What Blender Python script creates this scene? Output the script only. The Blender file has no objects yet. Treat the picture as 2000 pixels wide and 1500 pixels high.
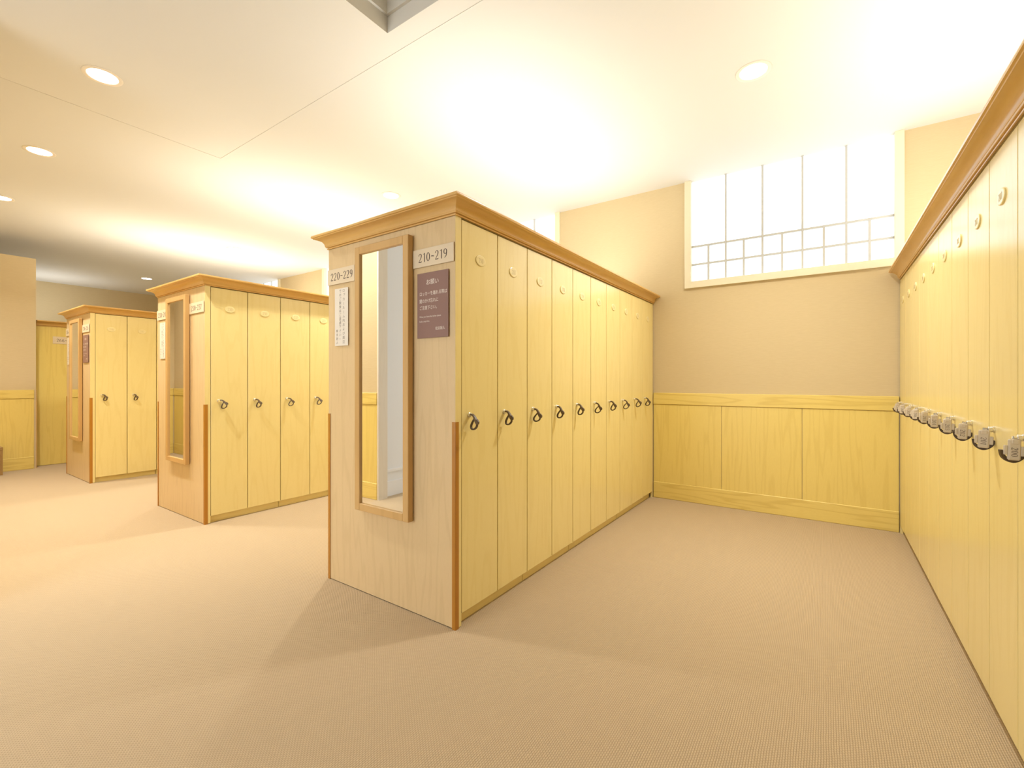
import bpy, math, random
from mathutils import Vector, Matrix
random.seed(4)
scene = bpy.context.scene
col = scene.collection

# ------------------------------------------------------------------ camera
F, TH, V0, H = 887.0, 0.603, 743.8, 1.25          # focal length (px of 2000), yaw, horizon row, eye height
cam_d = bpy.data.cameras.new('camera')
cam_d.sensor_width = 36.0
cam_d.lens = F * 36.0 / 2000.0
cam_d.shift_y = (V0 - 750.0) / 2000.0
cam_d.clip_start = 0.02
cam = bpy.data.objects.new('camera', cam_d)
col.objects.link(cam)
cam.location = (0, 0, H)
cam.rotation_euler = (math.pi / 2, 0, TH)
scene.camera = cam

# ------------------------------------------------------------------ world, view
world = bpy.data.worlds.new('world')
scene.world = world
world.use_nodes = True
world.node_tree.nodes['Background'].inputs['Color'].default_value = (0.80, 0.88, 1.0, 1)
world.node_tree.nodes['Background'].inputs['Strength'].default_value = 1.0
scene.view_settings.view_transform = 'Standard'
scene.view_settings.look = 'None'
scene.view_settings.gamma = 1.0
scene.view_settings.use_curve_mapping = False
scene.view_settings.exposure = 0.34

# light levels
UP_W, DOWN_W, WIN_E, DAY_E = 10.5, 27.0, 1.65, 5.8     # UP_W is watts per metre of batten
WARM = (1.0, 0.98, 0.93)
UPC = (0.965, 0.99, 1.0)

# ------------------------------------------------------------------ layout (metres)
YB = 4.90            # window wall
ZC = 3.305           # ceiling
ZT = 2.08            # top of lockers, underside of cornice
XR = 0.510           # door faces of the row on the right
RUNS = [             # door face x, end panel front y, number of doors, first number
    (-1.523, 1.713, 10, 210), (-4.432, 1.735, 8, 230), (-7.359, 1.640, 10, 246)]
RW = 1.068           # width of a double row
PT = 0.045           # end panel thickness
LW = 0.3105          # locker pitch
WX0, WX1, WSTEP = -1.193, 0.538, 3.195
WZ0 = 2.20

# ------------------------------------------------------------------ materials
def new_mat(name):
    m = bpy.data.materials.new(name)
    m.use_nodes = True
    nt = m.node_tree
    return m, nt, nt.nodes['Principled BSDF']

def plain(name, c, rough=0.5, metal=0.0, spec=0.5, noise=0.0):
    m, nt, b = new_mat(name)
    b.inputs['Base Color'].default_value = (*c, 1)
    b.inputs['Roughness'].default_value = rough
    b.inputs['Metallic'].default_value = metal
    b.inputs['Specular IOR Level'].default_value = spec
    if noise:
        g = nt.nodes.new('ShaderNodeNewGeometry')
        n = nt.nodes.new('ShaderNodeTexNoise')
        n.inputs['Scale'].default_value = 90
        n.inputs['Detail'].default_value = 4
        nt.links.new(g.outputs['Position'], n.inputs['Vector'])
        bp = nt.nodes.new('ShaderNodeBump')
        bp.inputs['Strength'].default_value = noise
        bp.inputs['Distance'].default_value = 0.002
        nt.links.new(n.outputs['Fac'], bp.inputs['Height'])
        nt.links.new(bp.outputs['Normal'], b.inputs['Normal'])
    return m

def wood(name, light, dark, grain=(9.0, 9.0, 0.9), rings=9.0, rough=0.35, amount=0.5, spec=0.5, streak=0.35):
    """laminate: contour lines of stretched noise give cathedral grain, plus fine streaks"""
    m, nt, b = new_mat(name)
    N, L = nt.nodes.new, nt.links.new
    g = N('ShaderNodeNewGeometry')
    mp = N('ShaderNodeVectorMath'); mp.operation = 'MULTIPLY'
    mp.inputs[1].default_value = grain
    L(g.outputs['Position'], mp.inputs[0])
    n1 = N('ShaderNodeTexNoise')
    n1.inputs['Scale'].default_value = 1.0
    n1.inputs['Detail'].default_value = 1.5
    n1.inputs['Roughness'].default_value = 0.35
    L(mp.outputs[0], n1.inputs['Vector'])
    mu = N('ShaderNodeMath'); mu.operation = 'MULTIPLY'; mu.inputs[1].default_value = rings * 6.283
    L(n1.outputs['Fac'], mu.inputs[0])
    sn = N('ShaderNodeMath'); sn.operation = 'SINE'
    L(mu.outputs[0], sn.inputs[0])
    ma = N('ShaderNodeMapRange')
    ma.inputs['From Min'].default_value = 0.2
    ma.inputs['From Max'].default_value = 1.0
    ma.inputs['To Min'].default_value = 0.0
    ma.inputs['To Max'].default_value = amount
    L(sn.outputs[0], ma.inputs['Value'])
    mp2 = N('ShaderNodeVectorMath'); mp2.operation = 'MULTIPLY'
    mp2.inputs[1].default_value = tuple(22.0 * v for v in grain)
    L(g.outputs['Position'], mp2.inputs[0])
    n2 = N('ShaderNodeTexNoise')
    n2.inputs['Scale'].default_value = 1.0
    n2.inputs['Detail'].default_value = 2.0
    L(mp2.outputs[0], n2.inputs['Vector'])
    m2 = N('ShaderNodeMath'); m2.operation = 'MULTIPLY'; m2.inputs[1].default_value = streak
    L(n2.outputs['Fac'], m2.inputs[0])
    ad = N('ShaderNodeMath'); ad.operation = 'ADD'; ad.use_clamp = True
    L(ma.outputs[0], ad.inputs[0]); L(m2.outputs[0], ad.inputs[1])
    mix = N('ShaderNodeMix'); mix.data_type = 'RGBA'
    mix.inputs['A'].default_value = (*light, 1)
    mix.inputs['B'].default_value = (*dark, 1)
    L(ad.outputs[0], mix.inputs['Factor'])
    L(mix.outputs['Result'], b.inputs['Base Color'])
    b.inputs['Roughness'].default_value = rough
    b.inputs['Specular IOR Level'].default_value = spec
    return m

def emit(name, c, s):
    m = bpy.data.materials.new(name); m.use_nodes = True
    nt = m.node_tree
    for n in list(nt.nodes):
        if n.type == 'BSDF_PRINCIPLED': nt.nodes.remove(n)
    e = nt.nodes.new('ShaderNodeEmission')
    e.inputs['Color'].default_value = (*c, 1)
    e.inputs['Strength'].default_value = s
    nt.links.new(e.outputs[0], nt.nodes['Material Output'].inputs['Surface'])
    return m

def carpet_mat():
    m, nt, b = new_mat('woven_carpet')
    N, L = nt.nodes.new, nt.links.new
    g = N('ShaderNodeNewGeometry')
    sp = N('ShaderNodeSeparateXYZ'); L(g.outputs['Position'], sp.inputs[0])
    # loops: rows along y, alternate rows shifted half a loop, slightly disturbed
    nz = N('ShaderNodeTexNoise'); nz.inputs['Scale'].default_value = 9.0; nz.inputs['Detail'].default_value = 3.0
    L(g.outputs['Position'], nz.inputs['Vector'])
    def math_(op, a, bb):
        n = N('ShaderNodeMath'); n.operation = op
        for i, v in enumerate((a, bb)):
            if v is None: continue
            if isinstance(v, (int, float)): n.inputs[i].default_value = v
            else: L(v, n.inputs[i])
        return n.outputs[0]
    wob = math_('MULTIPLY', nz.outputs['Fac'], 0.006)
    row = math_('DIVIDE', math_('ADD', sp.outputs['X'], wob), 0.0075)
    rowi = math_('FLOOR', row, None)
    half = math_('MULTIPLY', math_('MODULO', math_('ABSOLUTE', rowi, None), 2.0), 0.5)
    loop = math_('ADD', math_('DIVIDE', math_('ADD', sp.outputs['Y'], wob), 0.012), half)
    fr = math_('ABSOLUTE', math_('SUBTRACT', math_('FRACT', row, None), 0.5), None)
    fl = math_('ABSOLUTE', math_('SUBTRACT', math_('FRACT', loop, None), 0.5), None)
    hgt = math_('SUBTRACT', 1.0, math_('ADD', math_('MULTIPLY', math_('POWER', math_('MULTIPLY', fr, 2.0), 2.0), 0.55),
                                       math_('MULTIPLY', math_('POWER', math_('MULTIPLY', fl, 2.0), 2.5), 0.45)))
    n3 = N('ShaderNodeTexNoise'); n3.inputs['Scale'].default_value = 260.0; n3.inputs['Detail'].default_value = 2.0
    L(g.outputs['Position'], n3.inputs['Vector'])
    fac = math_('ADD', math_('MULTIPLY', hgt, 0.8), math_('SUBTRACT', math_('MULTIPLY', n3.outputs['Fac'], 0.34), 0.12))
    mix = N('ShaderNodeMix'); mix.data_type = 'RGBA'; mix.clamp_factor = True
    mix.inputs['A'].default_value = (0.30, 0.205, 0.105, 1)
    mix.inputs['B'].default_value = (0.64, 0.49, 0.31, 1)
    L(fac, mix.inputs['Factor'])
    L(mix.outputs['Result'], b.inputs['Base Color'])
    b.inputs['Roughness'].default_value = 0.95
    b.inputs['Specular IOR Level'].default_value = 0.15
    b.inputs['Sheen Weight'].default_value = 0.1
    bp = N('ShaderNodeBump'); bp.inputs['Strength'].default_value = 0.6; bp.inputs['Distance'].default_value = 0.004
    L(hgt, bp.inputs['Height']); L(bp.outputs['Normal'], b.inputs['Normal'])
    return m

def paper_mat():
    m, nt, b = new_mat('woven_wallpaper')
    N, L = nt.nodes.new, nt.links.new
    g = N('ShaderNodeNewGeometry')
    mp = N('ShaderNodeVectorMath'); mp.operation = 'MULTIPLY'; mp.inputs[1].default_value = (18, 18, 240)
    L(g.outputs['Position'], mp.inputs[0])
    n = N('ShaderNodeTexNoise'); n.inputs['Scale'].default_value = 1.0; n.inputs['Detail'].default_value = 3.0
    L(mp.outputs[0], n.inputs['Vector'])
    mix = N('ShaderNodeMix'); mix.data_type = 'RGBA'
    mix.inputs['A'].default_value = (0.60, 0.475, 0.275, 1)
    mix.inputs['B'].default_value = (0.68, 0.55, 0.33, 1)
    L(n.outputs['Fac'], mix.inputs['Factor'])
    L(mix.outputs['Result'], b.inputs['Base Color'])
    b.inputs['Roughness'].default_value = 0.75
    b.inputs['Specular IOR Level'].default_value = 0.25
    bp = N('ShaderNodeBump'); bp.inputs['Strength'].default_value = 0.15; bp.inputs['Distance'].default_value = 0.001
    L(n.outputs['Fac'], bp.inputs['Height']); L(bp.outputs['Normal'], b.inputs['Normal'])
    return m

M = {}
M['door'] = wood('door_laminate', (0.87, 0.725, 0.33), (0.73, 0.55, 0.20), grain=(13, 13, 1.5), rings=4, rough=0.22, amount=0.13, streak=0.25, spec=0.7)
M['panel'] = wood('end_panel_laminate', (0.735, 0.55, 0.305), (0.57, 0.40, 0.19), grain=(13, 13, 1.3), rings=5, rough=0.36, amount=0.22, streak=0.36)
M['wains'] = wood('wainscot_laminate', (0.84, 0.66, 0.20), (0.64, 0.45, 0.10), grain=(17, 17, 1.1), rings=4, rough=0.35, amount=0.20, streak=0.34)
M['rail'] = wood('rail_laminate', (0.84, 0.66, 0.20), (0.64, 0.45, 0.10), grain=(0.9, 0.9, 12), rings=6, rough=0.35, amount=0.40, streak=0.40)
M['cornice'] = wood('cornice_wood', (0.74, 0.46, 0.155), (0.58, 0.33, 0.09), grain=(1, 1, 14), rings=3, rough=0.24, amount=0.3, streak=0.3)
M['frame'] = wood('mirror_frame_wood', (0.64, 0.40, 0.155), (0.50, 0.29, 0.10), grain=(9, 9, 1), rings=3, rough=0.35, amount=0.3, streak=0.3)
M['guard'] = wood('corner_guard_wood', (0.47, 0.20, 0.02), (0.38, 0.15, 0.014), grain=(9, 9, 1), rings=2, rough=0.35, amount=0.3, streak=0.3)
M['core'] = plain('carcass_board', (0.66, 0.51, 0.25), 0.6)
M['kick'] = wood('kickboard_laminate', (0.87, 0.725, 0.33), (0.73, 0.55, 0.20), grain=(0.9, 0.9, 12), rings=3, rough=0.4, amount=0.3, streak=0.3)
M['ceil'] = plain('ceiling_plaster', (0.70, 0.675, 0.615), 0.8, spec=0.2, noise=0.05)
M['paper'] = paper_mat()
M['carpet'] = carpet_mat()
M['white'] = plain('white_wall_paint', (0.80, 0.81, 0.83), 0.7, spec=0.3, noise=0.05)
M['whitegloss'] = plain('white_gloss_trim', (0.85, 0.85, 0.86), 0.4)
M['cream'] = plain('cream_window_frame', (0.80, 0.72, 0.52), 0.45)
M['muntin'] = plain('grey_glazing_bar', (0.55, 0.55, 0.52), 0.5)
M['pane'] = emit('daylit_frosted_pane', (0.88, 0.95, 1.0), WIN_E)
M['daypane'] = emit('daylight_glass', (0.90, 0.95, 1.0), DAY_E)
M['lens'] = emit('downlight_lens', (1.0, 0.97, 0.92), 9.0)
M['trimring'] = plain('downlight_trim', (0.80, 0.72, 0.60), 0.35)
M['mirror'] = plain('mirror_glass', (0.90, 0.91, 0.90), 0.02, metal=1.0)
M['chrome'] = plain('chrome_lock', (0.82, 0.81, 0.78), 0.15, metal=1.0)
M['strap'] = plain('brown_strap', (0.075, 0.045, 0.02), 0.5)
M['buckle'] = plain('brown_buckle', (0.14, 0.095, 0.055), 0.35)
M['tag'] = plain('beige_key_tag', (0.64, 0.55, 0.42), 0.45)
M['ink'] = plain('brown_ink', (0.085, 0.05, 0.035), 0.6)
M['paleink'] = plain('pale_plate_ink', (0.60, 0.49, 0.26), 0.3)
M['plate'] = plain('number_plate', (0.88, 0.745, 0.38), 0.22, spec=0.7)
M['sign'] = plain('sign_plate', (0.76, 0.63, 0.44), 0.4)
M['brown'] = plain('brown_notice_plate', (0.265, 0.145, 0.115), 0.4)
M['paperw'] = plain('white_notice_card', (0.80, 0.74, 0.64), 0.5)
M['greyink'] = plain('grey_ink', (0.20, 0.165, 0.13), 0.6)
M['creamink'] = plain('cream_lettering', (0.85, 0.76, 0.66), 0.5)
M['jamb'] = wood('pale_jamb_laminate', (0.80, 0.74, 0.64), (0.70, 0.63, 0.52), grain=(12, 12, 1.2), rings=4, rough=0.4, amount=0.2, streak=0.3)
M['stoolwood'] = wood('stool_wood', (0.36, 0.22, 0.08), (0.28, 0.16, 0.05), grain=(9, 9, 1), rings=2, rough=0.4, amount=0.3, streak=0.3)
M['fitting'] = plain('white_light_fitting', (0.8, 0.8, 0.78), 0.5)

# ------------------------------------------------------------------ mesh helpers
class MB:
    def __init__(s): s.v = []; s.f = []
    def box(s, x0, x1, y0, y1, z0, z1):
        b = len(s.v)
        s.v += [(x0,y0,z0),(x1,y0,z0),(x1,y1,z0),(x0,y1,z0),(x0,y0,z1),(x1,y0,z1),(x1,y1,z1),(x0,y1,z1)]
        s.f += [tuple(b+i for i in q) for q in ((0,3,2,1),(4,5,6,7),(0,1,5,4),(1,2,6,5),(2,3,7,6),(3,0,4,7))]
        return s
    def bbox(s, x0, x1, y0, y1, z0, z1, r):
        """box with chamfered edges"""
        b = len(s.v)
        xs, ys, zs = (x0, x1), (y0, y1), (z0, z1)
        idx = {}
        for i in (0,1):
            for j in (0,1):
                for k in (0,1):
                    sx, sy, sz = (1,-1)[i], (1,-1)[j], (1,-1)[k]
                    for a in range(3):
                        p = [xs[i], ys[j], zs[k]]
                        for c in range(3):
                            if c != a: p[c] += (sx, sy, sz)[c] * r
                        idx[i,j,k,a] = len(s.v); s.v.append(tuple(p))
        F_ = s.f
        for i in (0,1):                                   # main faces
            q = [idx[i,0,0,0], idx[i,1,0,0], idx[i,1,1,0], idx[i,0,1,0]]; F_.append(tuple(q if i else q[::-1]))
            q = [idx[0,i,0,1], idx[0,i,1,1], idx[1,i,1,1], idx[1,i,0,1]]; F_.append(tuple(q if i else q[::-1]))
            q = [idx[0,0,i,2], idx[1,0,i,2], idx[1,1,i,2], idx[0,1,i,2]]; F_.append(tuple(q if i else q[::-1]))
        for i in (0,1):
            for j in (0,1):
                F_.append((idx[i,j,0,0], idx[i,j,1,0], idx[i,j,1,1], idx[i,j,0,1]))
                F_.append((idx[i,0,j,0], idx[i,1,j,0], idx[i,1,j,2], idx[i,0,j,2]))
                F_.append((idx[0,i,j,1], idx[1,i,j,1], idx[1,i,j,2], idx[0,i,j,2]))
                for k in (0,1): F_.append((idx[i,j,k,0], idx[i,j,k,1], idx[i,j,k,2]))
        return s
    def prism(s, pts, mapf, d0, d1):
        """polygon pts (u,v) extruded d0..d1; mapf(u,v,d)->xyz"""
        b, n = len(s.v), len(pts)
        s.v += [mapf(u, v, d0) for u, v in pts] + [mapf(u, v, d1) for u, v in pts]
        s.f += [tuple(range(b, b+n))[::-1], tuple(range(b+n, b+2*n))]
        s.f += [(b+i, b+(i+1) % n, b+n+(i+1) % n, b+n+i) for i in range(n)]
        return s
    def lathe(s, prof, mapf, n=20):
        """profile (r,d) about an axis; mapf(u,v,d)"""
        b = len(s.v)
        for r, d in prof:
            for k in range(n):
                a = 2*math.pi*k/n
                s.v.append(mapf(r*math.cos(a), r*math.sin(a), d))
        for i in range(len(prof)-1):
            for k in range(n):
                s.f.append((b+i*n+k, b+i*n+(k+1) % n, b+(i+1)*n+(k+1) % n, b+(i+1)*n+k))
        return s
    def ribbon(s, path, hw, thick, closed=False):
        """rectangular section swept along a path in the local xz plane; path (x,z,halfwidth in plane)"""
        n = len(path); b = len(s.v)
        for i, (x, z, w) in enumerate(path):
            a = path[(i-1) % n] if (closed or i) else path[i]
            c = path[(i+1) % n] if (closed or i < n-1) else path[i]
            tx, tz = c[0]-a[0], c[1]-a[1]; l = math.hypot(tx, tz) or 1
            nx, nz = -tz/l, tx/l
            for sw, sy in ((-1,-1),(1,-1),(1,1),(-1,1)):
                s.v.append((x+nx*w*sw, hw+sy*thick/2, z+nz*w*sw))
        m = n if closed else n-1
        for i in range(m):
            j = (i+1) % n
            for k in range(4):
                s.f.append((b+i*4+k, b+i*4+(k+1) % 4, b+j*4+(k+1) % 4, b+j*4+k))
        if not closed:
            s.f += [(b,b+1,b+2,b+3), tuple(b+(n-1)*4+k for k in (3,2,1,0))]
        return s
    def mesh(s, name):
        me = bpy.data.meshes.new(name)
        me.from_pydata(s.v, [], s.f)
        import bmesh
        bm = bmesh.new(); bm.from_mesh(me)
        bmesh.ops.recalc_face_normals(bm, faces=bm.faces[:])
        bm.to_mesh(me); bm.free()
        return me
    def build(s, name, mat, parent=None, smooth=False):
        me = s.mesh(name)
        return obj(name, me, mat, parent, smooth)

def obj(name, me, mat, parent=None, smooth=False):
    if mat is not None and not me.materials: me.materials.append(M[mat])
    if smooth:
        for p in me.polygons: p.use_smooth = True
        try: me.set_sharp_from_angle(angle=math.radians(35))
        except Exception: pass
    o = bpy.data.objects.new(name, me)
    col.objects.link(o)
    if parent is not None: o.parent = parent
    return o

def tag(o, label=None, cat=None, group=None, kind=None):
    if label: o['label'] = label
    if cat: o['category'] = cat
    if group: o['group'] = group
    if kind: o['kind'] = kind
    return o

def empty(name, loc, rz=0.0):
    o = bpy.data.objects.new(name, None)
    o.empty_display_size = 0.1
    col.objects.link(o)
    o.location = loc; o.rotation_euler = (0, 0, rz)
    return o

def struct(o): o['kind'] = 'structure'; return o

# ------------------------------------------------------------------ lettering
def catmull(pts, n=6):
    out = []
    for i in range(len(pts)-1):
        p0 = pts[max(i-1,0)]; p1 = pts[i]; p2 = pts[i+1]; p3 = pts[min(i+2,len(pts)-1)]
        for k in range(n):
            t = k/n
            out.append(tuple(0.5*((2*b)+(-a+c)*t+(2*a-5*b+4*c-d)*t*t+(-a+3*b-3*c+d)*t**3) for a,b,c,d in zip(p0,p1,p2,p3)))
    out.append(tuple(pts[-1]))
    return out
def ell(cx, cy, rx, ry, thick, thin, n=28, a0=0.0, a1=360.0):
    pts = []
    for k in range(n+1):
        a = math.radians(a0+(a1-a0)*k/n)
        w = thin+(thick-thin)*abs(math.cos(a))**1.5
        pts.append((cx+(rx)*math.cos(a), cy+(ry)*math.sin(a), w/2))
    return pts
T, t_ = 0.12, 0.045       # thick and thin strokes of the serif numerals (height 1)
GL = {
 '0': (0.60, [ell(0.29, 0.5, 0.21, 0.475, T, t_)]),
 '1': (0.46, [[(0.27, 0.0, T/2), (0.27, 1.0, T/2)], [(0.27, 0.98, t_/2), (0.18, 0.90, t_/2), (0.08, 0.87, t_/2)]]),
 '2': (0.60, [catmull([(0.08,0.74,.05),(0.12,0.88,.035),(0.28,0.975,.025),(0.44,0.88,.05),(0.47,0.72,.06),(0.40,0.52,.05),(0.22,0.27,.03),(0.06,0.05,.02)]),
              [(0.05,0.05,0.05),(0.45,0.05,0.05),(0.54,0.13,0.015)]]),
 '3': (0.58, [catmull([(0.08,0.82,.05),(0.15,0.94,.03),(0.28,0.975,.025),(0.42,0.88,.05),(0.43,0.70,.055),(0.34,0.55,.03),(0.22,0.52,.02)]),
              catmull([(0.22,0.52,.02),(0.38,0.48,.03),(0.48,0.32,.06),(0.45,0.12,.05),(0.28,0.02,.025),(0.13,0.06,.03),(0.06,0.19,.05)])]),
 '4': (0.60, [[(0.40,0.0,T/2),(0.40,0.98,T/2)], [(0.40,0.96,t_/2),(0.04,0.30,t_/2),(0.56,0.30,t_/2)]]),
 '5': (0.58, [[(0.46,0.94,.045),(0.15,0.94,.045),(0.12,0.52,.02)], catmull([(0.12,0.52,.02),(0.26,0.60,.025),(0.42,0.52,.05),(0.48,0.32,.06),(0.42,0.10,.045),(0.26,0.02,.025),(0.12,0.06,.03),(0.06,0.18,.05)])]),
 '6': (0.60, [ell(0.30, 0.29, 0.20, 0.27, T, t_), catmull([(0.10,0.30,.055),(0.13,0.62,.055),(0.24,0.86,.04),(0.44,0.97,.02)])]),
 '7': (0.56, [[(0.05,0.80,.015),(0.09,0.93,.045),(0.50,0.93,.045)], catmull([(0.49,0.92,.02),(0.34,0.58,.04),(0.25,0.28,.055),(0.22,0.0,.06)])]),
 '8': (0.60, [ell(0.29, 0.74, 0.165, 0.225, T*.9, t_), ell(0.29, 0.265, 0.205, 0.25, T, t_)]),
 '9': (0.60, [ell(0.29, 0.70, 0.20, 0.27, T, t_), catmull([(0.49,0.70,.055),(0.46,0.38,.055),(0.35,0.14,.04),(0.15,0.03,.02)])]),
 '~': (0.56, [catmull([(0.06,0.44,.02),(0.16,0.53,.04),(0.28,0.49,.045),(0.40,0.45,.04),(0.50,0.54,.02)])]),
}
def numerals(text, height, mapf, squeeze=1.0, depth=0.0008, gap=0.08):
    """serif numerals centred on (0,0); mapf(u,v,d)"""
    adv = [GL[c][0]+gap for c in text]
    tot = (sum(adv)-gap)*squeeze*height
    u = -tot/2
    mb = MB()
    for c, a in zip(text, adv):
        for st in GL[c][1]:
            n = len(st); L_, R_ = [], []
            for i, (x, y, w) in enumerate(st):
                p, q = st[max(i-1,0)], st[min(i+1,n-1)]
                tx, ty = q[0]-p[0], q[1]-p[1]; l = math.hypot(tx,ty) or 1
                nx, ny = -ty/l, tx/l
                L_.append((u+(x+nx*w)*squeeze*height, (y+ny*w-0.5)*height))
                R_.append((u+(x-nx*w)*squeeze*height, (y-ny*w-0.5)*height))
            b = len(mb.v)
            for pl, pr in zip(L_, R_):
                mb.v += [mapf(*pl, depth), mapf(*pr, depth), mapf(*pl, 0.0), mapf(*pr, 0.0)]
            for i in range(n-1):
                k = b+4*i
                mb.f += [(k, k+1, k+5, k+4), (k, k+4, k+6, k+2), (k+1, k+3, k+7, k+5)]
        u += a*squeeze*height
    return mb

def glyph_mesh(items, name):
    """items: (text, u, v, size, xscale, rot) laid out flat; built-in font turned into a mesh in the uv plane"""
    verts, faces = [], []
    for text, u, v, size, xs, rot in items:
        cu = bpy.data.curves.new('lettering', 'FONT')
        cu.body = text; cu.size = size; cu.resolution_u = 2; cu.fill_mode = 'FRONT'
        cu.align_x = 'LEFT' if rot is None else 'CENTER'
        cu.align_y = 'BOTTOM_BASELINE' if rot is None else 'CENTER'
        o = bpy.data.objects.new('lettering', cu); col.objects.link(o)
        dg = bpy.context.evaluated_depsgraph_get()
        me = bpy.data.meshes.new_from_object(o.evaluated_get(dg))
        b = len(verts); a = rot or 0.0
        for p in me.vertices:
            x, y = p.co.x*xs, p.co.y
            verts.append((u+x*math.cos(a)-y*math.sin(a), v+x*math.sin(a)+y*math.cos(a)))
        faces += [tuple(b+i for i in p.vertices) for p in me.polygons]
        bpy.data.objects.remove(o); bpy.data.curves.remove(cu); bpy.data.meshes.remove(me)
    return verts, faces

def flat_text(items, name, mapf, mat, parent):
    v, f = glyph_mesh(items, name)
    me = bpy.data.meshes.new(name)
    me.from_pydata([mapf(a, b, 0.0) for a, b in v], [], f)
    return obj(name, me, mat, parent)

# ------------------------------------------------------------------ room shell
XF, XP = -13.30, -9.30          # far wall, partition
MB().box(XF-0.2, 1.25, -3.2, YB+0.2, -0.1, 0.0).build('floor', 'carpet'); struct(bpy.data.objects['floor'])
ZY = ZC+0.0022                   # shallow raised tray of the ceiling over the entrance side
TX0, TX1, TY0, TY1 = -4.60, 1.06, -3.0, 1.93
RX0, RX1, RY0, RY1 = -2.135, 0.95, -1.2, 1.80
def plate_with_hole(x0, x1, y0, y1, z0, z1, h):
    m = MB()
    m.box(x0, h[0], y0, y1, z0, z1); m.box(h[1], x1, y0, y1, z0, z1)
    m.box(h[0], h[1], y0, h[2], z0, z1); m.box(h[0], h[1], h[3], y1, z0, z1)
    return m
ce = struct(plate_with_hole(XF-0.2, 1.25, -3.2, YB+0.2, ZC, ZC+0.06, (TX0, TX1, TY0, TY1)).build('ceiling', 'ceil'))
plate_with_hole(TX0, TX1, TY0, TY1, ZY, ZC+0.06, (RX0, RX1, RY0, RY1)).build('ceiling_tray', 'ceil', ce)
tr = struct(MB().box(RX0-0.03, RX1+0.03, RY0-0.03, RY1+0.03, ZY+0.36, ZY+0.39).build('trim_1', 'ceil'))
for (x0, x1, y0, y1) in ((RX0, RX0+.006, RY0, RY1), (RX1-.006, RX1, RY0, RY1), (RX0+.006, RX1-.006, RY0, RY0+.006), (RX0+.006, RX1-.006, RY1-.006, RY1)):
    MB().box(x0, x1, y0, y1, ZY-0.002, ZY+0.095).build('fascia_board', 'ceil', tr)
for (x0, x1, y0, y1) in ((RX0-.012, RX0+.022, RY0, RY1), (RX1-.022, RX1+.012, RY0, RY1), (RX0+.022, RX1-.022, RY0-.012, RY0+.022), (RX0+.022, RX1-.022, RY1-.022, RY1+.012)):
    MB().box(x0, x1, y0, y1, ZY+0.096, ZY+0.36).build('inner_board', 'ceil', tr)

# window wall with openings
NWIN = 4
wb = MB()
wb.box(XF-0.2, 1.25, YB, YB+0.2, 0, WZ0)
edges = sorted([(WX0-WSTEP*k, WX1-WSTEP*k) for k in range(NWIN)])
x = XF-0.2
for a, b in edges:
    wb.box(x, a+0.03, YB, YB+0.2, WZ0, ZC); x = b-0.03
wb.box(x, 1.25, YB, YB+0.2, WZ0, ZC)
wall_back = struct(wb.build('wall_back', 'paper'))

def window(n, x0, x1):
    r = struct(empty('window_%d' % n, ((x0+x1)/2, YB, WZ0)))
    hw = (x1-x0)/2; HT = ZC-WZ0
    fw = 0.062
    def P(name, mat, *b): return MB().bbox(*b, 0.002).build(name, mat, r)
    P('frame_jamb', 'cream', -hw, -hw+fw, -0.028, 0.12, 0.0, HT)
    P('frame_jamb', 'cream', hw-fw, hw, -0.028, 0.12, 0.0, HT)
    P('frame_sill', 'cream', -hw+fw, hw-fw, -0.028, 0.12, 0.0, 0.068)
    i0, i1 = -hw+fw, hw-fw
    zb = [0.068, 0.245, 0.43, HT]
    dx = (i1-i0)/5
    bw = 0.018
    for k in range(1, 5):
        MB().box(i0+k*dx-bw/2, i0+k*dx+bw/2, 0.012, 0.036, 0.068, HT).build('glazing_bar', 'muntin', r)
    for k in range(5):
        MB().box(i0+(k+.5)*dx-bw/2, i0+(k+.5)*dx+bw/2, 0.012, 0.036, 0.068, zb[2]).build('glazing_bar', 'muntin', r)
    for z in zb[1:3]:
        MB().box(i0, i1, 0.014, 0.034, z-bw/2, z+bw/2).build('glazing_bar', 'muntin', r)
    g = 0.0015
    for k in range(5):
        MB().box(i0+k*dx+g, i0+(k+1)*dx-g, 0.036, 0.041, zb[2]+g, HT).build('pane', 'pane', r)
    for k in range(10):
        for j in (0, 1):
            MB().box(i0+k*dx/2+g, i0+(k+1)*dx/2-g, 0.036, 0.041, zb[j]+g, zb[j+1]-g).build('pane', 'pane', r)
    return r
for k in range(NWIN): window(k+1, WX0-WSTEP*k, WX1-WSTEP*k)

# other walls
YL = -3.0                        # rear wall of the entrance lobby
MB().box(1.06, 1.25, -3.2, YB, 0, ZC).build('wall_right', 'paper'); struct(bpy.data.objects['wall_right'])
MB().box(XF-0.2, XF, 0.145, YB, 0, ZC).build('wall_far', 'paper'); struct(bpy.data.objects['wall_far'])
wall_left = struct(MB().box(XP-0.15, XP, 0.245, 1.49, 0, 2.995).build('wall_left', 'paper'))
wall_aisle = struct(MB().box(XF, -3.86, 0.145, 0.245, 0, ZC).build('wall_aisle', 'paper'))
MB().box(-3.858, -3.838, 0.135, 0.255, 0.0, ZC-.006).build('trim_2', 'jamb'); struct(bpy.data.objects['trim_2'])
wall_lobby = struct(MB().box(-4.05, -3.90, YL-.2, 0.145, 0, ZC).build('wall_lobby', 'white'))
MB().box(-3.90, -3.888, -3.0, 0.145, 0.0, 0.16).build('baseboard_lobby', 'whitegloss'); struct(bpy.data.objects['baseboard_lobby'])
MB().box(-3.90, -3.884, -3.0, 0.145, 0.26, 0.29).build('trim_3', 'whitegloss'); struct(bpy.data.objects['trim_3'])
LWX0, LWX1, LWZ0, LWZ1 = -3.75, -1.75, 0.10, 2.7
wr = MB()
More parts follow.
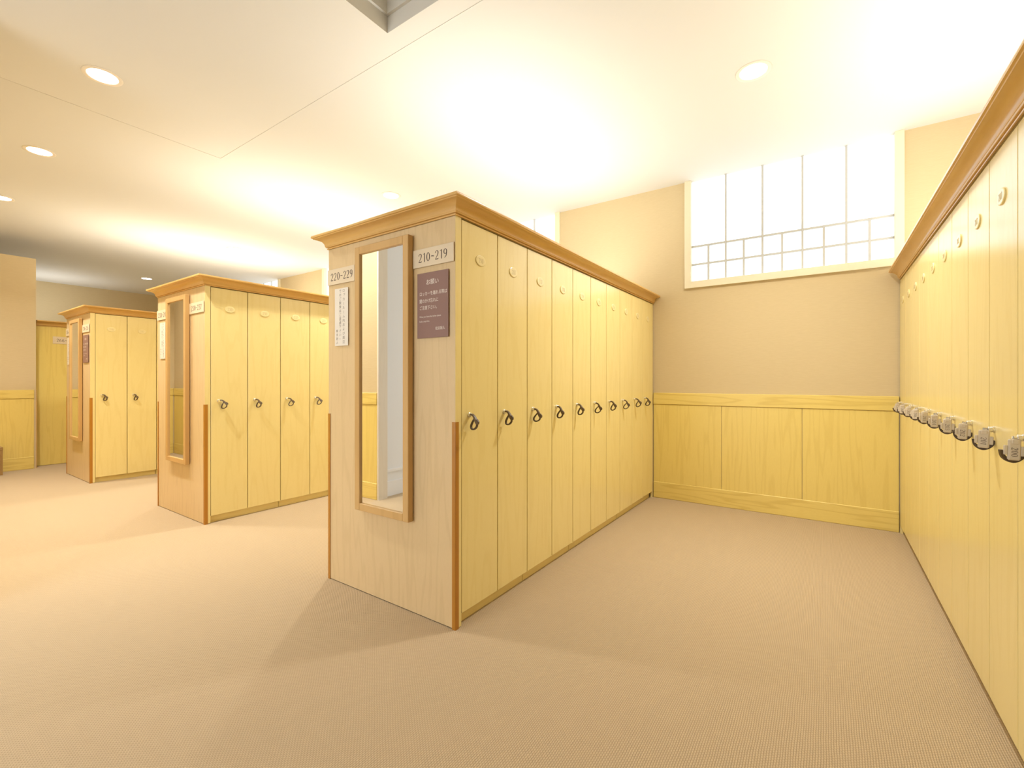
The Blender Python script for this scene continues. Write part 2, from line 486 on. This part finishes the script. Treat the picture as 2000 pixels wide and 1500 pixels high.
wr.box(-4.05, LWX0, YL-.2, YL, 0, ZC); wr.box(LWX1, 1.06, YL-.2, YL, 0, ZC)
wr.box(LWX0, LWX1, YL-.2, YL, 0, LWZ0); wr.box(LWX0, LWX1, YL-.2, YL, LWZ1, ZC)
struct(wr.build('wall_rear', 'white'))
w5 = struct(empty('window_rear_offscreen', ((LWX0+LWX1)/2, YL, LWZ0)))
hw, ht = (LWX1-LWX0)/2, LWZ1-LWZ0
for b in ((-hw, -hw+.06, -.1, .02, 0, ht), (hw-.06, hw, -.1, .02, 0, ht)): MB().bbox(*b, .002).build('frame_jamb', 'whitegloss', w5)
for b in ((-hw+.06, hw-.06, -.1, .02, 0, .06), (-hw+.06, hw-.06, -.1, .02, ht-.06, ht)): MB().bbox(*b, .002).build('frame_rail', 'whitegloss', w5)
pw_ = (2*hw-.12)/3
for k in (1, 2): MB().box(-hw+.06+k*pw_-.02, -hw+.06+k*pw_+.02, -.09, .01, .06, ht-.06).build('mullion', 'whitegloss', w5)
for k, nm in enumerate(('pane_left_offscreen', 'pane_middle_offscreen', 'pane_right_offscreen')):
    MB().box(-hw+.06+k*pw_, -hw+.06+(k+1)*pw_, -.07, -.064, .06, ht-.06).build(nm, 'daypane', w5)

# wainscot: board axis along x (wall facing -y or +y) or along y (wall facing +x)
def wainscot(parent, a0, a1, plane, face, n, side):
    """face: '-y','+y','+x'; boards are children of the wall, rail and baseboard too"""
    def bx(s0, s1, d0, d1, z0, z1):
        if face == '-y': return (s0, s1, plane-d1, plane-d0, z0, z1)
        if face == '+y': return (s0, s1, plane+d0, plane+d1, z0, z1)
        return (plane+d0, plane+d1, s0, s1, z0, z1)
    dx = (a1-a0)/n
    for k in range(n):
        MB().bbox(*bx(a0+k*dx+.0018, a0+(k+1)*dx-.0018, 0, .009, .17, .998), .001).build('wainscot_panel', 'wains', parent)
    MB().bbox(*bx(a0, a1, 0, .016, 1.0, 1.122), .003).build('chair_rail', 'rail', parent)
    b = MB().bbox(*bx(a0, a1, 0, .014, 0.0, .172), .004).build('baseboard_'+side, 'rail'); struct(b)
for i, (a0, a1) in enumerate(((RUNS[0][0], XR), (RUNS[1][0], RUNS[0][0]-RW), (RUNS[2][0], RUNS[1][0]-RW))):
    wainscot(wall_back, a0+.004, a1-.004, YB, '-y', 3, 'back' if i == 0 else 'back_aisle_%d' % i)
wainscot(wall_aisle, XP+.02, -3.862, 0.245, '+y', 8, 'aisle')
wainscot(wall_left, 0.262, 1.47, XP, '+x', 2, 'left')
MB().box(XP-.15, XP+.006, 1.49, 1.497, 0.0, 1.12).build('wainscot_return', 'frame', wall_left)

# ------------------------------------------------------------------ lockers (local frame: x outward, y along the row, z up)
DZ0, DZ1 = 0.065, 2.072
def outward(u, v, d): return (d, u, v)
def locker_meshes(w):
    me = {}
    me['carcass'] = MB().box(-0.50, -0.0195, 0.0005, w-0.0005, 0.062, ZT-0.002).mesh('carcass')
    me['door'] = MB().bbox(-0.0185, 0.0, 0.0034, w-0.0034, DZ0, DZ1, 0.0012).mesh('door')
    me['kickboard'] = MB().box(-0.052, -0.034, 0.0, w, 0.0, 0.0625).mesh('kickboard')
    me['seamkick'] = MB().box(-0.052, -0.034, 0.0, w-.006, 0.0, 0.0625).mesh('kickboard')
    # oval number plate
    n = 28; pl = MB()
    ring = lambda a, b, d: [(d, w/2+a*math.cos(2*math.pi*k/n), 1.893+b*math.sin(2*math.pi*k/n)) for k in range(n)]
    pl.v = ring(.042, .029, 0.0)+ring(.042, .029, .0035)+ring(.0385, .0255, .005)
    for j in (0, 1):
        for k in range(n): pl.f.append((j*n+k, j*n+(k+1) % n, (j+1)*n+(k+1) % n, (j+1)*n+k))
    pl.f.append(tuple(range(2*n, 3*n))); pl.f.append(tuple(range(n))[::-1])
    me['number_plate'] = pl.mesh('number_plate')
    lk = MB().lathe([(0.0001, 0.0), (.013, 0.0), (.013, .004), (.0105, .006), (.0105, .015), (.009, .017), (.0001, .017)],
                    lambda u, v, d: (d, 0.062+u, 1.072+v), 20)
    me['lock'] = lk.mesh('lock')
    for k, mt in (('carcass','core'),('door','door'),('kickboard','kick'),('seamkick','kick'),('number_plate','plate'),('lock','chrome')):
        me[k].materials.append(M[mt])
    for p in me['lock'].polygons: p.use_smooth = True
    me['lock'].set_sharp_from_angle(angle=math.radians(35))
    return me

def key_meshes():
    me = {}
    # keys of the free-standing blocks: dark strap closed into a loop, thick buckle on its outer side
    loop = catmull([(.040,-.022,.0030),(.056,-.046,.0030),(.054,-.062,.0036),(.036,-.074,.0036),(.018,-.072,.0036),(.014,-.058,.0036),(.024,-.040,.0036),(.034,-.028,.0030),(.040,-.022,.0030)], 4)
    me['strap'] = MB().ribbon(loop[:-1], -.004, .010, closed=True).mesh('strap')
    b = MB()
    b.ribbon(catmull([(.014,.002,.0040),(.026,.001,.0045),(.037,-.007,.0050),(.046,-.022,.0068),(.056,-.040,.0075),(.062,-.050,.0050)], 4), -.004, .012)
    b.ribbon(catmull([(.058,-.026,.0026),(.068,-.038,.0030),(.065,-.050,.0026)], 3), -.004, .009)
    me['buckle'] = b.mesh('buckle')
    # keys of the wall row: beige tag hanging in front of a dark U-shaped strap
    me['wall_strap'] = MB().ribbon(catmull([(-.002,-.040,.0030),(.006,-.060,.0050),(.026,-.072,.0065),(.046,-.062,.0050),(.054,-.040,.0030)], 6), .000, .014).mesh('strap')
    t = MB()
    t.bbox(.011, .041, .003, .014, -.070, -.004, .004)
    t.bbox(.001, .011, .004, .012, -.056, -.026, .002)
    t.bbox(.041, .050, .004, .012, -.054, -.024, .002)
    t.bbox(.018, .034, .011, .017, -.019, -.004, .002)
    me['tag'] = t.mesh('tag')
    b = MB(); b.box(.012, .030, -.0012, .0012, -.006, .004)
    b.lathe([(.0001,.0175),(.0055,.0175),(.0055,.026),(.0001,.026)], lambda u, v, d: (d, u, v), 14)
    me['key_blade'] = b.mesh('key_blade')
    for k, mt in (('strap','strap'),('buckle','buckle'),('wall_strap','strap'),('tag','tag'),('key_blade','chrome')): me[k].materials.append(M[mt])
    return me
LM = {w: locker_meshes(w) for w in (LW, 0.3055)}
KM = key_meshes()

def child(name, me, parent):
    o = bpy.data.objects.new(name, me); col.objects.link(o); o.parent = parent
    return o

ORD = ['first','second','third','fourth','fifth','sixth','seventh','eighth','ninth','tenth']
def add_locker(loc, rz, w, num, label, group, seam, keylabel, keygroup, tilt, tagnum=False):
    me = LM[w]
    r = empty('locker', loc, rz); tag(r, label, 'locker', group)
    child('carcass', me['carcass'], r)
    d = child('door', me['door'], r)
    child('number_plate', me['number_plate'], d)
    nm = numerals(str(num), 0.026, lambda u, v, dd: (0.005+dd, w/2+u, 1.893+v), 0.82, 0.0006)
    nm.build('plate_numerals', 'paleink', d)
    child('lock', me['lock'], d)
    child('kickboard', me['seamkick' if seam else 'kickboard'], r)
    q = Matrix.Rotation(rz, 4, 'Z') @ Vector((0.0, 0.062, 1.072, 1)).to_3d().to_4d()
    k = empty('locker_key', (loc[0]+q[0], loc[1]+q[1], loc[2]+1.072), rz)
    k.rotation_euler = (tilt[0], tilt[1], rz+tilt[2])
    tag(k, keylabel, 'key', keygroup)
    child('key_blade', KM['key_blade'], k)
    if not tagnum:
        child('strap', KM['strap'], k); child('buckle', KM['buckle'], k)
    else:
        child('strap', KM['wall_strap'], k)
        tg = child('tag', KM['tag'], k)
        # number printed on the tag, read downwards
        numerals(str(num), 0.015, lambda u, v, dd: (.0265-v, .0141+dd, -.044-u), 1.0, 0.0004).build('tag_numerals', 'ink', tg)
    return r

def cornice_profile():
    p = [(0.0, 0.0), (.007, 0.0), (.008, .0045), (.003, .006), (.003, .0095), (.012, .011), (.014, .0145), (.0145, .017)]
    for k in range(9):
        a = math.radians(90*k/8)
        p.append((.016+.048*(1-math.cos(a)), .018+.042*math.sin(a)))
    p += [(.066, .0605), (.068, .064), (.075, .066), (.076, .072), (.074, .080), (0.0, .080)]
    return p
CP = cornice_profile()
def moulding(name, parent, ends):
    """ends: two functions (o,z)->xyz giving the profile at each end"""
    m = MB(); n = len(CP)
    for e in ends: m.v += [e(o, z) for o, z in CP]
    m.f += [(i, (i+1) % n, n+(i+1) % n, n+i) for i in range(n)]
    m.f += [tuple(range(n)), tuple(range(n, 2*n))[::-1]]
    return m.build(name, 'cornice', parent, smooth=True)

BLK = ['block beside the window bay', 'middle block', 'block nearest the partition']
def locker_run(ri, xd, y0, n, first):
    xl = xd-RW
    blk = BLK[ri]
    rng = ['210~219', '230~237', '246~255'][ri]
    # end panel: slab, far back board, corner guards
    e = empty('locker_end_panel', ((xl+xd)/2, y0, 0))
    tag(e, 'tan wood-grain end panel of the locker %s' % blk, 'panel')
    cx = (xl+xd)/2
    MB().bbox(xl-cx, xd-cx-.0015, 0.0, PT-.001, 0.004, ZT-0.001, 0.0012).build('slab', 'panel', e)
    MB().box(xd-cx-.0015, xd-cx, .0005, PT-.001, 0.004, ZT-0.001).build('edge_band', 'door', e)
    MB().box(xl-cx, xl-cx+0.018, PT, YB-y0-.02, 0.0, ZT-0.001).build('side_board', 'door', e)
    ye = y0+PT+LW*n
    if YB-.018-ye > .004:
        MB().box(xd-cx-.02, xd-cx, ye-y0+.002, YB-y0-.018, 0.0, ZT-0.001).build('filler_strip', 'door', e)
    for s in (-1, 1):
        xe = (xd if s > 0 else xl)-cx
        g = MB()
        a = [(.003, .022), (.003, .000), (.0015, -.003), (-.002, -.0042), (-.020, -.0042), (-.020, 0.0), (0.0, 0.0), (0.0, .022)]
        g.prism([(xe+s*u, v) for u, v in a], lambda u, v, d: (u, v, d), 0.0, 1.043)
        g.build('corner_guard', 'guard', e)
    # doors on the visible side
    for i in range(n):
        num = first+i
        pos = '%s along the %s' % (ORD[i], blk)
        add_locker((xd, y0+PT+LW*i, 0), 0.0, LW, num,
                   'pale yellow locker %d, %s' % (num, pos), 'lockers %s' % rng, i in (1, 3, 6, 9),
                   'brown-strapped key in locker %d, %s' % (num, pos), 'keys of lockers %s' % rng,
                   (random.uniform(-.05, .05), random.uniform(-.12, .10) - (0.0 if ri == 0 else .12), random.uniform(-.30, .20) + (0.0 if ri == 0 else .70)))
    # cornice and top board
    c = empty('cornice', (cx, y0, ZT))
    tag(c, 'honey brown cove cornice crowning the locker %s' % blk, 'cornice')
    L = YB-y0-.002
    A, B = xl-cx, xd-cx
    moulding('front_moulding', c, [lambda o, z: (A-o, -o, z), lambda o, z: (B+o, -o, z)])
    moulding('side_moulding', c, [lambda o, z: (B+o, -o, z), lambda o, z: (B+o, L, z)])
    moulding('side_moulding', c, [lambda o, z: (A-o, -o, z), lambda o, z: (A-o, L, z)])
    MB().box(A+.001, B-.001, .001, L, 0.0, 0.02).build('top_board', 'core', c)
    return xl

def sign(name, x0, x1, z0, z1, yf, text, label, height, mat='sign', squeeze=0.98, cxo=0.0):
    r = empty(name, ((x0+x1)/2, yf, z0)); tag(r, label, 'sign')
    hw, hh = (x1-x0)/2, z1-z0
    MB().bbox(-hw, hw, -.004, 0.0, 0.0, hh, .0008).build('plate', mat, r)
    numerals(text, height, lambda u, v, d: (u+cxo, -.004-d, hh/2+v), squeeze, .0006, 0.10).build('numerals', 'ink', r)
    return r

def notice_brown(x0, x1, z0, z1, yf, label):
    r = empty('notice_plate', ((x0+x1)/2, yf, z0)); tag(r, label, 'notice')
    hw, hh = (x1-x0)/2, z1-z0
    MB().bbox(-hw, hw, -.005, 0.0, 0.0, hh, .001).build('plate', 'brown', r)
    m = lambda u, v, d: (u, -.0054, v)
    k = .0248
    items = [('お願い', -.046, hh-.062, .031, 1.0, None),
             ('ロッカーを離れる際は', -.094, hh-.118, .0235, .84, None),
             ('鍵のかけ忘れに', -.094, hh-.156, .0235, .84, None),
             ('ご注意下さい。', -.094, hh-.192, .0235, .84, None),
             ('When you leave the locker please', -.094, hh-.234, .0128, .88, None),
             ('lock at any time.', -.094, hh-.258, .0128, .88, None),
             ('総支配人', .022, hh-.302, .0185, .9, None)]
    for it in items: flat_text([it], 'lettering', m, 'creamink', r)
    return r

def notice_card(x0, x1, z0, z1, yf, label):
    r = empty('notice_card', ((x0+x1)/2, yf, z0)); tag(r, label, 'notice')
    hw, hh = (x1-x0)/2, z1-z0
    MB().bbox(-hw, hw, -.003, 0.0, 0.0, hh, .0006).build('card', 'paperw', r)
    def column(s, u, top, pitch, size):
        items = []
        for i, ch in enumerate(s):
            a = -math.pi/2 if ch in 'ー' else 0.0
            du = .005 if ch in 'ッょ。' else 0.0
            items.append((ch, u+du, top-i*pitch+(.005 if ch in 'ッ。' else 0), size, 1.0, a))
        flat_text(items, 'lettering', lambda u, v, d: (u, -.0034, v), 'greyink', r)
    column('ロッカールーム内および周辺', .024, hh-.018, .0262, .022)
    column('でのご飲食はご遠慮下さい。', -.011, hh-.018, .0245, .022)
    column('総支配人', -.042, hh-.262, .0245, .018)
    return r

def mirror(xa, y0, label):
    """framed mirror hung on an end panel; xa = left edge"""
    W_, z0, z1, D, fw = 0.453, 0.495, 2.030, 0.036, 0.043
    r = empty('framed_mirror', (xa+W_/2, y0, z0)); tag(r, label, 'mirror', None)
    hw, hh = W_/2, z1-z0
    f = lambda *b: MB().bbox(*b, .0025).build('frame_rail', 'frame', r)
    f(-hw, -hw+fw, -D, 0, 0, hh); f(hw-fw, hw, -D, 0, 0, hh)
    f(-hw+fw, hw-fw, -D, 0, 0, fw); f(-hw+fw, hw-fw, -D, 0, hh-fw, hh)
    MB().box(-hw+fw, hw-fw, -D+.012, -D+.016, fw, hh-fw).build('glass', 'mirror', r)
    MB().box(-hw+fw, hw-fw, -D+.017, -.001, fw, hh-fw).build('backing_board', 'core', r)
    return r

for ri, (xd, y0, n, first) in enumerate(RUNS):
    xl = locker_run(ri, xd, y0, n, first)
    rng = ['210~219', '230~237', '246~255'][ri]
    rngl = ['220~229', '238~245', '256~265'][ri]
    yf = y0-.0045
    sign('number_sign', xd-.296, xd-.005, 1.850, 1.946, yf, rng, 'cream sign reading %s, right of the mirror on the %s' % (rng, BLK[ri]), .047)
    sign('number_sign', xl+.002, xl+.272, 1.850, 1.946, yf, rngl, 'cream sign reading %s, left of the mirror on the %s' % (rngl, BLK[ri]), .047, cxo=.008)
    mirror(xl+.316, yf, 'tall wood-framed mirror on the end of the locker %s' % BLK[ri])
    notice_card(xl+.076, xl+.208, 1.466, 1.820, yf, 'white vertical notice card left of the mirror on the %s' % BLK[ri])
    if ri != 1:
        notice_brown(xd-.262, xd-.040, 1.474, 1.816, yf, 'brown notice plate with cream Japanese lettering on the %s' % BLK[ri])

# row along the right wall: doors face -x, local y runs towards -Y
RWID = 0.3055
YR = YB-0.030
for i in range(10):
    num = 209-i
    pos = '%s from the window wall' % ORD[i]
    add_locker((XR, YR-RWID*i, 0), math.pi, RWID, num,
               'pale yellow locker %d in the wall row, %s' % (num, pos), 'lockers 200~209', i in (2, 5, 8),
               'beige-tagged key in wall row locker %d, %s' % (num, pos), 'keys of lockers 200~209',
               (random.uniform(-.04, .04), random.uniform(-.06, .06), random.uniform(-.15, .15)), tagnum=True)
YE = YR-RWID*10
e = empty('locker_end_panel', (XR+.27, YE, 0)); tag(e, 'wood-grain end panel closing the row of lockers 200~209', 'panel')
MB().bbox(-.27, .278, -PT, -.001, 0.0, ZT-.001, .0012).build('slab', 'panel', e)
MB().box(-.27, -.25, YR-YE+.001, YB-.018-YE, 0.0, ZT-.001).build('filler_strip', 'door', e)
c = empty('cornice', (XR, YE, ZT)); tag(c, 'honey brown cove cornice along the top of lockers 200~209', 'cornice')
moulding('side_moulding', c, [lambda o, z: (-o, -PT-o, z), lambda o, z: (-o, YB-YE-.03, z)])
moulding('front_moulding', c, [lambda o, z: (-o, -PT-o, z), lambda o, z: (.548, -PT-o, z)])
MB().box(.001, .545, -PT+.001, YB-YE-.003, 0.0, .02).build('top_board', 'core', c)

# block beyond the partition, sign 266~
BX, BY0, BY1 = -9.49, 1.52, 2.62
e = empty('locker_cabinet', (BX, BY0, 0)); tag(e, 'plain wood-grain locker block end behind the partition, with sign 266~', 'cabinet')
MB().bbox(-3.78, 0.0, 0.0, BY1-BY0, 0.004, 2.056, .002).build('body', 'wains', e)
moulding('moulding', e, [lambda o, z: (o, 0.0, z+2.056), lambda o, z: (o, BY1-BY0, z+2.056)])
MB().box(-3.78, 0.0, 0.0, BY1-BY0, 2.056, 2.076).build('top_board', 'core', e)
r = empty('number_sign', (BX+.0015, 1.836, 1.805)); tag(r, 'cream number sign reading 266~277 on the block behind the partition', 'sign')
MB().bbox(0.0, .004, -.141, .141, 0.0, .108, .0008).build('plate', 'sign', r)
numerals('266~277', .047, lambda u, v, d: (.004+d, u, .054+v), .92, .0006, .10).build('numerals', 'ink', r)

# low bench at the foot of the partition
b = empty('stool', (-9.12, 0.883, 0)); tag(b, 'low brown wooden stool with panel ends against the beige partition wall', 'stool')
MB().bbox(-.15, .15, -.245, .250, .33, .37, .004).build('seat', 'stoolwood', b)
for yy in (-.243, .218): MB().bbox(-.148, .148, yy, yy+.030, 0.0, .33, .003).build('end_panel', 'stoolwood', b)
MB().bbox(-.12, .12, -.212, .217, .24, .329, .003).build('apron', 'stoolwood', b)

# ------------------------------------------------------------------ lamps
DL = [(-4.015, .958), (-5.79, .950), (-7.615, .945), (-0.390, 3.392), (-3.965, 3.388), (-7.565, 3.365), (-11.231, 3.355)]
DLAB = ['over the aisle in front of the nearest mirror', 'over the aisle in front of the middle mirror', 'over the aisle in front of the farthest mirror',
        'before the barred window of the bay', 'above the gap between the first two locker blocks', 'above the gap behind the middle locker block', 'near the far wall above the farthest block']
for (x, y), lab in zip(DL, DLAB):
    zc = ZY if (x > TX0 and y < TY1) else ZC
    r = empty('downlight', (x, y, zc)); tag(r, 'round recessed downlight in the ceiling, %s' % lab, 'downlight', 'ceiling downlights')
    MB().lathe([(.107, 0.0), (.106, -.004), (.098, -.006), (.084, -.0045), (.080, -.001), (.078, 0.0)], lambda u, v, d: (u, v, d), 36).build('trim_ring', 'trimring', r, True)
    MB().lathe([(.0001, -.002), (.0795, -.002), (.0795, -.0005), (.0001, -.0005)], lambda u, v, d: (u, v, d), 36).build('lens', 'lens', r)
    ld = bpy.data.lights.new('downlight_lamp', 'AREA')
    ld.shape = 'DISK'; ld.size = .15; ld.energy = DOWN_W; ld.color = WARM; ld.spread = math.radians(130)
    lo = bpy.data.objects.new('downlight_lamp', ld); col.objects.link(lo); lo.parent = r
    lo.location = (0, 0, -.012)
# uplight battens lying on top of the locker rows, hidden by the cornices
def batten(x, ya, yb_, z, label):
    r = empty('uplight_batten', (x, (ya+yb_)/2, z)); tag(r, label, 'light fitting', 'uplight battens')
    hl = (yb_-ya)/2
    MB().bbox(-.03, .03, -hl, hl, 0.0, .03, .003).build('housing', 'fitting', r)
    ld = bpy.data.lights.new('uplight_lamp', 'AREA')
    ld.shape = 'RECTANGLE'; ld.size = .05; ld.size_y = 2*hl-.06; ld.energy = UP_W*(yb_-ya); ld.color = UPC
    lo = bpy.data.objects.new('uplight_lamp', ld); col.objects.link(lo); lo.parent = r
    lo.location = (0, 0, .034); lo.rotation_euler = (math.pi, 0, 0)
for (xd, y0, n, first), w in zip(RUNS, BLK):
    batten(xd-RW/2, y0+.35, YB-.3, ZT+.02, 'white light batten on top of the locker %s' % w)
batten(XR+.28, 2.1, YB-.3, ZT+.02, 'white light batten on top of lockers 200~209')
batten(-12.5, BY0+.1, BY1-.1, 2.137, 'white light batten on top of the block behind the partition')
